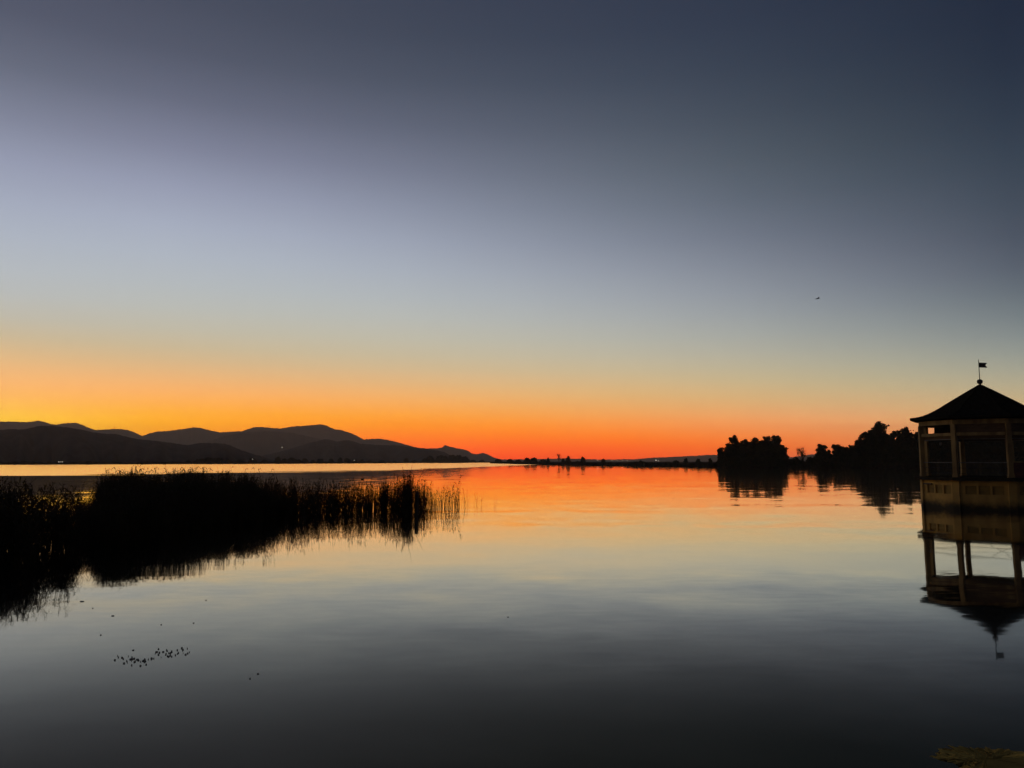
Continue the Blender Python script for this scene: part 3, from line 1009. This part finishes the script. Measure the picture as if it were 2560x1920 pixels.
MB().lathe((0, 0, 0), [(.10, 6.60), (.10, 6.66), (.06, 6.69), (.05, 6.71), (.10, 6.73), (.145, 6.78), (.158, 6.84), (.15, 6.90), (.10, 6.95), (.04, 6.975), (.02, 7.0)], 18
           ).build("finial", M_metal, roof, smooth=True)
MB().tube([(0, 0, 6.98), (0, 0, 8.02), (0, 0, 8.1)], [.024, .018, .004], 8).build("flagpole", M_metal, roof)
rt = -lef
fl = [(0.0, 7.90), (.13, 7.885), (.26, 7.868), (.40, 7.86), (.31, 7.73), (.41, 7.59), (.27, 7.60), (.13, 7.615), (0.0, 7.63)]
V = [rt * (a + .02) + toc * s + Z * z for s in (-.012, .012) for a, z in fl]
nfl = len(fl)
Fs = [tuple(range(nfl)), tuple(nfl + i for i in reversed(range(nfl)))] + [(i, nfl + i, nfl + (i + 1) % nfl, (i + 1) % nfl) for i in range(nfl)]
MB().poly(V, Fs).build("flag", M_metal, roof)
# small pale lantern hanging inside the left bay
lt = empty("hanging_lantern", AX + lef * 2.0 + toc * 1.2 + Z * 3.45)
tag(lt, "small pale lantern hanging inside the pavilion's narrow left bay", "lantern")
MB().tube([(0, 0, .1), (0, 0, 1.28)], .006, 4).build("cord", M_metal, lt)
MB().lathe((0, 0, 0), [(.03, -.1), (.06, -.08), (.07, .05), (.03, .1)], 10).build("lamp_shade", M_rail, lt, smooth=True)

# ------------------------------------------------------------------ reeds
def reed_variant(rg, leafy):
    """unit-height reed as triangles: bent stem, drooping blades, plume"""
    V, T = [], []
    bx, by = rg.normal(0, .07 if leafy < 2 else .12, 2)
    pw = 2.2

    def stem(h):
        return np.array([bx * h ** pw, by * h ** pw, h])
    hs = [0, .3, .6, .85, 1.0]
    r0 = 0.0065
    for i, h in enumerate(hs):
        r = r0 * (1 - .75 * h)
        for k_ in range(3):
            a = 2.094 * k_
            V.append(stem(h) + np.array([math.cos(a) * r, math.sin(a) * r, 0]))
    for i in range(len(hs) - 1):
        for k_ in range(3):
            a, b = i * 3 + k_, i * 3 + (k_ + 1) % 3
            T += [(a, b, b + 3), (a, b + 3, a + 3)]
    nlf = [3, 7, 11][leafy]
    for j in range(nlf):
        h = rg.uniform(.22, .93)
        a = rg.uniform(0, 6.28)
        ln = rg.uniform(.14, .27) * (1.0 if leafy < 2 else 1.25)
        up = rg.uniform(.35, 1.5)
        d = np.array([math.cos(a), math.sin(a), 0])
        s_ = np.array([-math.sin(a), math.cos(a), 0])
        wd = rg.uniform(.005, .009) * (1 if leafy < 2 else 1.3)
        b0 = len(V)
        for q, (f, wf) in enumerate(((0, .5), (.35, 1.0), (.7, .8), (1.0, 0.1))):
            drop = f * up * ln * .8 - (f ** 2.4) * ln * (up * .35 + .45)
            c = stem(h) + d * ln * f * .75 + np.array([0, 0, drop])
            V.append(c - s_ * wd * wf); V.append(c + s_ * wd * wf)
        for q in range(3):
            i0 = b0 + 2 * q
            T += [(i0, i0 + 1, i0 + 3), (i0, i0 + 3, i0 + 2)]
    if rg.uniform() < (.55 if leafy else .3):
        a = rg.uniform(0, 6.28)
        d = np.array([math.cos(a), math.sin(a), 0])
        for q in range(7):
            h = 1.0 - .015 * q
            f = q / 7
            c = stem(h)
            sp_ = rg.normal(0, .35, 3) + d * .6
            sp_[2] = rg.uniform(-.3, .9)
            e = c + sp_ * .045
            b0 = len(V)
            V += [c, (c + e) / 2 + np.array([.006, .0, .005]), e, (c + e) / 2 - np.array([.006, 0, .005])]
            T += [(b0, b0 + 1, b0 + 2), (b0, b0 + 2, b0 + 3)]
    return np.array(V), np.array(T)


rgv = np.random.default_rng(77)
VAR = {k_: [reed_variant(rgv, k_) for _ in range(14)] for k_ in (0, 1, 2)}

FRONT = [(-700, 1560), (-300, 1470), (0, 1420), (100, 1402), (200, 1384), (300, 1362), (400, 1345), (500, 1328), (600, 1313), (700, 1300), (800, 1291), (900, 1284), (1000, 1279),
         (1060, 1277), (1110, 1273), (1160, 1268), (1250, 1264)]


def front_Y(px):
    py = float(np.interp(px, [f[0] for f in FRONT], [f[1] for f in FRONT]))
    a, b = ratio(px, py)
    return -CAMH / b * (1 + .018 * math.sin(px * .055) + .014 * math.sin(px * .17 + 1))


def scatter(n, pr, back, dens=None, hfun=None, leafy=lambda u, Y: 1, seed=1, name="reed_bed", label="", widen=1.0):
    rg = np.random.default_rng(seed)
    Vs, Ts = [], []
    off = 0
    cnt = 0
    while cnt < n:
        px = rg.uniform(*pr)
        Yf = front_Y(px)
        d = rg.uniform(0, 1)
        Y = Yf + d * back(px)
        if dens is not None and rg.uniform() > dens(px, Y, d):
            continue
        h = hfun(px, Y, d) * rg.uniform(.8, 1.04) * (rg.uniform(1.02, 1.12) if rg.uniform() < .07 else 1)
        lf = leafy(px, Y)
        v, t_ = VAR[lf][rg.integers(14)]
        a = rg.uniform(0, 6.28)
        ca, sa = math.cos(a) * h, math.sin(a) * h
        fat = widen
        x = (v[:, 0] * ca - v[:, 1] * sa)
        y = (v[:, 0] * sa + v[:, 1] * ca)
        ln = rg.normal(0, .06, 2)
        q = np.empty_like(v)
        q[:, 2] = v[:, 2] * h - .05
        q[:, 0] = x + (px - 1280) / F * Y + ln[0] * q[:, 2]
        q[:, 1] = y + Y + ln[1] * q[:, 2]
        Vs.append(q); Ts.append(t_ + off); off += len(v)
        cnt += 1
    o = np_mesh(name, np.concatenate(Vs), np.concatenate(Ts), M_reed)
    tag(o, label, "reeds", kind="stuff")
    return o


def clump(px, f=0.05, s=0):
    return .5 + .5 * math.sin(px * f + s) * math.sin(px * f * .37 + 1.3 + s)


def rag(px):
    """uneven top line of a stand"""
    return 1 + .05 * math.sin(px * .043) + .045 * math.sin(px * .11 + 2) + .04 * math.sin(px * .37 + 1)


def gap(px):
    """lower growth where the near and the main stand meet"""
    return 1 - .50 * math.exp(-((px - 226) / 26.0) ** 2)


# near left stand: leafy, close; its tops thin out
scatter(2500, (-420, 238), lambda px: 4.6, lambda px, Y, d: .45 + .55 * clump(px, .06),
        lambda px, Y, d: (1.30 + .44 * min(1, d * 2.0)) * (1.09 if px < 130 else 1) * rag(px) * gap(px) * random.choice((.55, .7, .82, .92, 1, 1.03)),
        lambda px, Y: 2, 11, "near_reed_bed", "tall leafy black reeds filling the left edge, nearest stand")
# main stand
scatter(7600, (205, 740), lambda px: 13.0 - (px - 225) * .008,
        lambda px, Y, d: (1 if px < 600 else max(0, (770 - px) / 170)) * (1 if px < 560 or d < .5 else .6),
        lambda px, Y, d: (1.38 + .56 * min(1, d * 2.5)) * rag(px) * gap(px) * (1 if px < 560 else 1 - (px - 560) / 800) * random.choice((.55, .66, .76, .86, .94, 1.0, 1.07)),
        lambda px, Y: 1 if px > 450 else random.choice((1, 2)), 12, "main_reed_bed", "dense black reeds of the long middle stand on the water")
# thinning stand to the right
scatter(6000, (600, 1140), lambda px: 6.5 if px < 900 else 4.6,
        lambda px, Y, d: (.50 + .50 * clump(px, .23)) * (1 if px < 860 else .70 if px < 1000 else .52) * (1 if px < 1060 else max(.10, 1 - (px - 1060) / 62)) + (.6 if 1010 < px < 1032 or 955 < px < 970 else 0),
        lambda px, Y, d: (random.choice((.66, .8, .9, .98, 1.06, 1.2, 1.42)) + .08 * math.sin(px * .02 + 1.0) + .06 * math.sin(px * .19)
                          + (.40 if abs(px - 1020) < 11 else .12 if abs(px - 1025) < 45 else 0)
                          - (.18 if px > 1085 else 0)) * (1.04 if px > 900 else 1.12) * random.uniform(.8, 1.1),
        lambda px, Y: random.choice((0, 0, 1)), 13, "thin_reed_bed", "thinning reeds at the right part of the stand, before the orange water")

# single stalks one can tell apart at the open end
protos = []
for j in range(10):
    v, t_ = VAR[random.choice((0, 0, 1))][j % 14]
    me = bpy.data.meshes.new("reed_stalk")
    me.from_pydata(v.tolist(), [], t_.tolist()); me.materials.append(M_reed); me.update()
    protos.append(me)
rs = random.Random(4)
spots = []
for i in range(44):
    spots.append((rs.uniform(1105, 1150), rs.uniform(.8, 1.45), "upright reed stalk among the loose stalks just past the dense reeds"))
for i in range(20):
    spots.append((rs.uniform(1148, 1205), rs.uniform(.5, 1.0), "short thin reed stalk in the sparse group right of the loose stalks"))
for px, h in ((1236, .52), (1240, .5)):
    spots.append((px, h, "one of two last thin stalks standing apart at the far right of the reeds"))
for px, h in ((1140, 1.75), (1017, 2.35), (1020, 2.2), (1030, 2.25), (1001, 1.95), (1024, 2.0)):
    spots.append((px, h, "tallest reed stalk in the loose group past the dense reeds" if px == 1140 else "very tall thin reed rising above the stand near its right end"))
for i, (px, h, lb) in enumerate(spots):
    Y = front_Y(px) + rs.uniform(0, 2.2)
    o = bpy.data.objects.new("reed_stalk", protos[i % 10])
    COL.objects.link(o)
    o.location = ((px - 1280) / F * Y, Y, -.04)
    o.scale = (h * 1.4, h * 1.4, h)
    o.rotation_euler = (rs.gauss(0, .05), rs.gauss(0, .07), rs.uniform(0, 6.28))
    tag(o, lb, "reed", {"u": "loose reed stalks", "s": "sparse short reed stalks", "o": "two last stalks", "t": None, "v": "very tall thin reeds"}[lb[0]])

TALL = [(8, 2.12, 1.2), (22, 1.95, 1.5), (268, 2.2, 8), (281, 2.15, 9), (296, 2.25, 9), (312, 2.2, 8), (318, 2.12, 7), (352, 2.1, 8), (357, 2.2, 9), (393, 2.15, 7), (411, 2.24, 9), (456, 2.12, 7),
        (468, 2.24, 8), (494, 2.28, 8), (515, 2.22, 7), (528, 2.26, 8), (543, 2.15, 6), (577, 2.25, 7), (610, 2.18, 6), (640, 2.2, 6), (666, 2.16, 5), (686, 2.14, 4)]
pl = []
for j in range(5):
    v, t_ = VAR[(0, 1, 2)[j % 3]][(3 * j + 2) % 14]
    me = bpy.data.meshes.new("plumed_reed")
    mbp = MB()
    mbp.v = [tuple(q) for q in v]; mbp.f = [tuple(q) for q in t_]
    top = Vector(v[12:15].mean(0))
    lean = Vector((random.choice((-1, 1)) * .8, random.uniform(-.4, .4), 0)).normalized()
    for q in range(26):            # drooping feathery head
        f = q / 26
        c = top + lean * (.07 * f) + Vector((0, 0, .035 * math.sin(f * 2.6) - .05 * f * f))
        dr = (lean * random.uniform(.2, 1) + Vector((random.uniform(-.5, .5), random.uniform(-.5, .5), random.uniform(-1.1, .2)))).normalized() * .035
        sd = dr.cross(Vector((0, 0, 1))).normalized() * .0035
        mbp.poly([c, c + dr * .5 + sd, c + dr, c + dr * .5 - sd], [(0, 1, 2), (0, 2, 3)])
    me.from_pydata(mbp.v, [], mbp.f); me.materials.append(M_reed); me.update()
    pl.append(me)
for i, (px, h, back) in enumerate(TALL):
    Y = front_Y(px) + back
    o = bpy.data.objects.new("plumed_reed", pl[i % 5])
    COL.objects.link(o)
    o.location = ((px - 1280) / F * Y, Y, -.04); o.scale = (h, h, h)
    o.rotation_euler = (rs.gauss(0, .03), rs.gauss(0, .05), rs.uniform(-.6, .6))
    if i < 2:
        tag(o, ("tall reed with drooping plume at the photo's left edge", "shorter plumed reed just right of the one at the left edge")[i], "reed")
    else:
        tag(o, "tall reed with drooping plume rising above the main reed stand", "reed", "plumed reeds rising above the main stand")

# mooring post
pp = W(1041, 1281)
mb = MB()
mb.tube([(0, 0, -.6), (0.0, 0, .3), (.01, 0, .95), (.01, 0, 1.05)], [.098, .095, .09, .075], 12)
po = mb.build("mooring_post", M_post, smooth=True)
po.location = pp
tag(po, "thick dark wooden post standing in the water among the right reeds", "post")

# floating weed, leaves, submerged patch
def bits(name, spots_, label, size, seed):
    rg = random.Random(seed)
    mb = MB()
    for (px, py) in spots_:
        c = W(px, py)
        l_ = size * rg.uniform(.5, 2.6); w_ = size * rg.uniform(.3, .7)
        a = rg.uniform(-.35, .35)
        n = 7
        V = []
        for zz, sc_ in ((0.001, 1), (0.014, .7)):
            for k_ in range(n):
                th = 6.283 * k_ / n
                r = rg.uniform(.6, 1.1) * sc_
                x, y = math.cos(th) * l_ * r, math.sin(th) * w_ * r
                V.append((c.x + x * math.cos(a) - y * math.sin(a), c.y + x * math.sin(a) + y * math.cos(a), zz))
        mb.poly(V, [tuple(range(n, 2 * n))] + [(k_, (k_ + 1) % n, n + (k_ + 1) % n, n + k_) for k_ in range(n)])
    o = mb.build(name, M_weed)
    tag(o, label, "water weed", kind="stuff")
    return o


rg = random.Random(9)
sp1 = []
for i in range(34):
    sp1.append((rg.gauss(337, 22), rg.gauss(1651, 7)))
for i in range(24):
    f = rg.uniform(0, 1)
    sp1.append((390 + f * 80 + rg.gauss(0, 5), 1634 - f * 12 + rg.gauss(0, 4)))
for i in range(16):
    f = rg.uniform(0, 1)
    sp1.append((360 + f * 110, 1648 - f * 14 + rg.gauss(0, 2)))
bits("floating_weed", sp1, "scattered specks of dark weed floating on the grey water at lower left", .0072, 1)
LEAFW = ["small dark leaf just above the scattered weed specks", "larger dark leaf above and left of the scattered weed specks",
         "small leaf next to the tips of the left reed reflection", "single leaf right of the upper group, under the middle reed reflection",
         "leaf on grey water midway between weed specks and middle reeds", "leaf floating alone below the one under the middle reed reflection",
         "upper leaf of the two close together right of the weed specks", "single leaf alone in the middle of the open water",
         "lower left leaf of the two close together right of the weed specks", "small leaf left of and above the scattered weed specks",
         "longest thin leaf, touching the tips of the left reed reflection"]
for i, (px, py, s_) in enumerate([(333, 1626, .06), (282, 1540, .1), (232, 1521, .05), (515, 1501, .05), (403, 1562, .05), (484, 1558, .05), (645, 1685, .05),
                                 (1270, 1543, .045), (625, 1697, .04), (252, 1588, .05), (205, 1504, .16)]):
    c = W(px, py)
    mb = MB(); V = []
    for zz, sc_ in ((0, 1), (.02, .75)):
        for k_ in range(8):
            th = 6.283 * k_ / 8
            V.append((math.cos(th) * s_ * .27 * sc_, math.sin(th) * s_ * .17 * sc_, zz * .4 + .002))
    mb.poly(V, [tuple(range(8, 16))] + [(k_, (k_ + 1) % 8, 8 + (k_ + 1) % 8, 8 + k_) for k_ in range(8)])
    o = mb.build("floating_leaf", M_weed); o.location = c
    tag(o, LEAFW[i], "leaf", "single leaves floating on the calm water")

# brown submerged patch at the lower right corner, modelled as a surface sheet
def submerged_patch():
    pts = [(2330, 1893), (2342, 1880), (2362, 1870), (2395, 1867), (2430, 1869), (2455, 1868), (2480, 1874), (2530, 1876), (2580, 1884), (2660, 1893), (2700, 1930), (2640, 1990),
           (2480, 1985), (2425, 1945), (2405, 1917), (2375, 1905), (2345, 1901)]
    c = [W(*p_) for p_ in pts]
    cen = sum(c, Vector()) / len(c)
    rings, V, Fs = 14, [], []
    rg_ = random.Random(2)
    # refine the outline
    out = []
    for i in range(len(c)):
        a, b = c[i], c[(i + 1) % len(c)]
        for f in range(8):
            q = a.lerp(b, f / 8)
            out.append(q + Vector((rg_.gauss(0, .018), rg_.gauss(0, .03), 0)))
    n = len(out)
    for r in range(rings + 1):
        f = r / rings
        for q in out:
            w_ = cen.lerp(q, 1 - f * .97)
            hgt = .010 * (1 - math.exp(-f * 5)) + .004 * math.sin(w_.x * 9 + w_.y * 4) * math.sin(w_.y * 8) * min(1, f * 6) + rg_.uniform(0, .003)
            V.append((w_.x, w_.y, -.01 if r == 0 else hgt))
    for r in range(rings):
        for i in range(n):
            i2 = (i + 1) % n
            Fs.append((r * n + i, r * n + i2, (r + 1) * n + i2, (r + 1) * n + i))
    Fs.append(tuple(rings * n + i for i in range(n)))
    m = mat("submerged_patch_brown", (0.34, 0.26, 0.075), (0.17, 0.125, 0.04), 2.0, 1.0, bump=.01, spec=0, detail=9)
    o = MB().poly(V, Fs).build("submerged_patch", m, smooth=True)
    tag(o, "brown submerged patch in the lower right corner, modelled as a surface sheet", "water weed", kind="stuff")


submerged_patch()

# ------------------------------------------------------------------ birds
def flying_bird():
    c = P(2044, 746.5, 22)
    root = empty("flying_bird", c)
    tag(root, "tiny dark bird gliding high in the grey sky above the wood", "bird")
    root.rotation_euler = (0, -.16, 0)
    root.scale = (.5, .5, .5)
    pr = [(-.14, .004), (-.11, .014), (-.05, .026), (.01, .03), (.06, .022), (.085, .018), (.11, .015), (.13, .003)]
    body = MB().tube([(x, 0, 0) for x, r in pr], [r for x, r in pr], 8).build("body", M_bird, root, smooth=True)
    for s in (-1, 1):
        pts = [(.05, 0), (.045, .12), (.01, .23), (-.06, .30), (-.03, .2), (-.035, .1), (-.03, 0)]
        V = [(x, s * (y + .015), .012 + z + .10 * y) for z in (-.004, .004) for x, y in pts]
        n = len(pts)
        MB().poly(V, [tuple(range(n)), tuple(n + i for i in reversed(range(n)))] + [(i, n + i, n + (i + 1) % n, (i + 1) % n) for i in range(n)]).build("wing", M_bird, root)


flying_bird()


def duck(px, py, label):
    c = W(px, py)
    root = empty("duck", c, .2); tag(root, label, "duck")
    MB().tube([(-.22, 0, .12), (-.15, 0, .08), (-.05, 0, .06), (.08, 0, .06), (.15, 0, .08), (.19, 0, .12)], [.01, .05, .09, .09, .06, .02], 8).build("body", M_bird, root, smooth=True)
    MB().tube([(.13, 0, .08), (.16, 0, .16), (.17, 0, .22), (.2, 0, .245), (.235, 0, .24)], [.04, .03, .035, .04, .015], 8).build("head", M_bird, root, smooth=True)
    MB().tube([(.23, 0, .24), (.29, 0, .23)], [.015, .006], 6).build("bill", M_bird, root)


duck(906, 1199, "small dark duck floating beyond the reeds near the hill's reflection")

# ------------------------------------------------------------------ haze
hm = bpy.data.materials.new("haze"); hm.use_nodes = True
ht = hm.node_tree; ht.nodes.clear()
pv = ht.nodes.new("ShaderNodeVolumePrincipled")
pv.inputs["Color"].default_value = (0.95, 0.78, 0.64, 1)
pv.inputs["Density"].default_value = HAZE
pv.inputs["Anisotropy"].default_value = 0.3
ho = ht.nodes.new("ShaderNodeOutputMaterial"); ht.links.new(pv.outputs[0], ho.inputs["Volume"])
hb = MB().box(Vector((0, 0, 0)), Vector((1, 0, 0)), Vector((0, 1, 0)), (-7100, -500, -3.0), (7100, 7100, 330))
hz = hb.build("haze", hm)
tag(hz, kind="stuff")
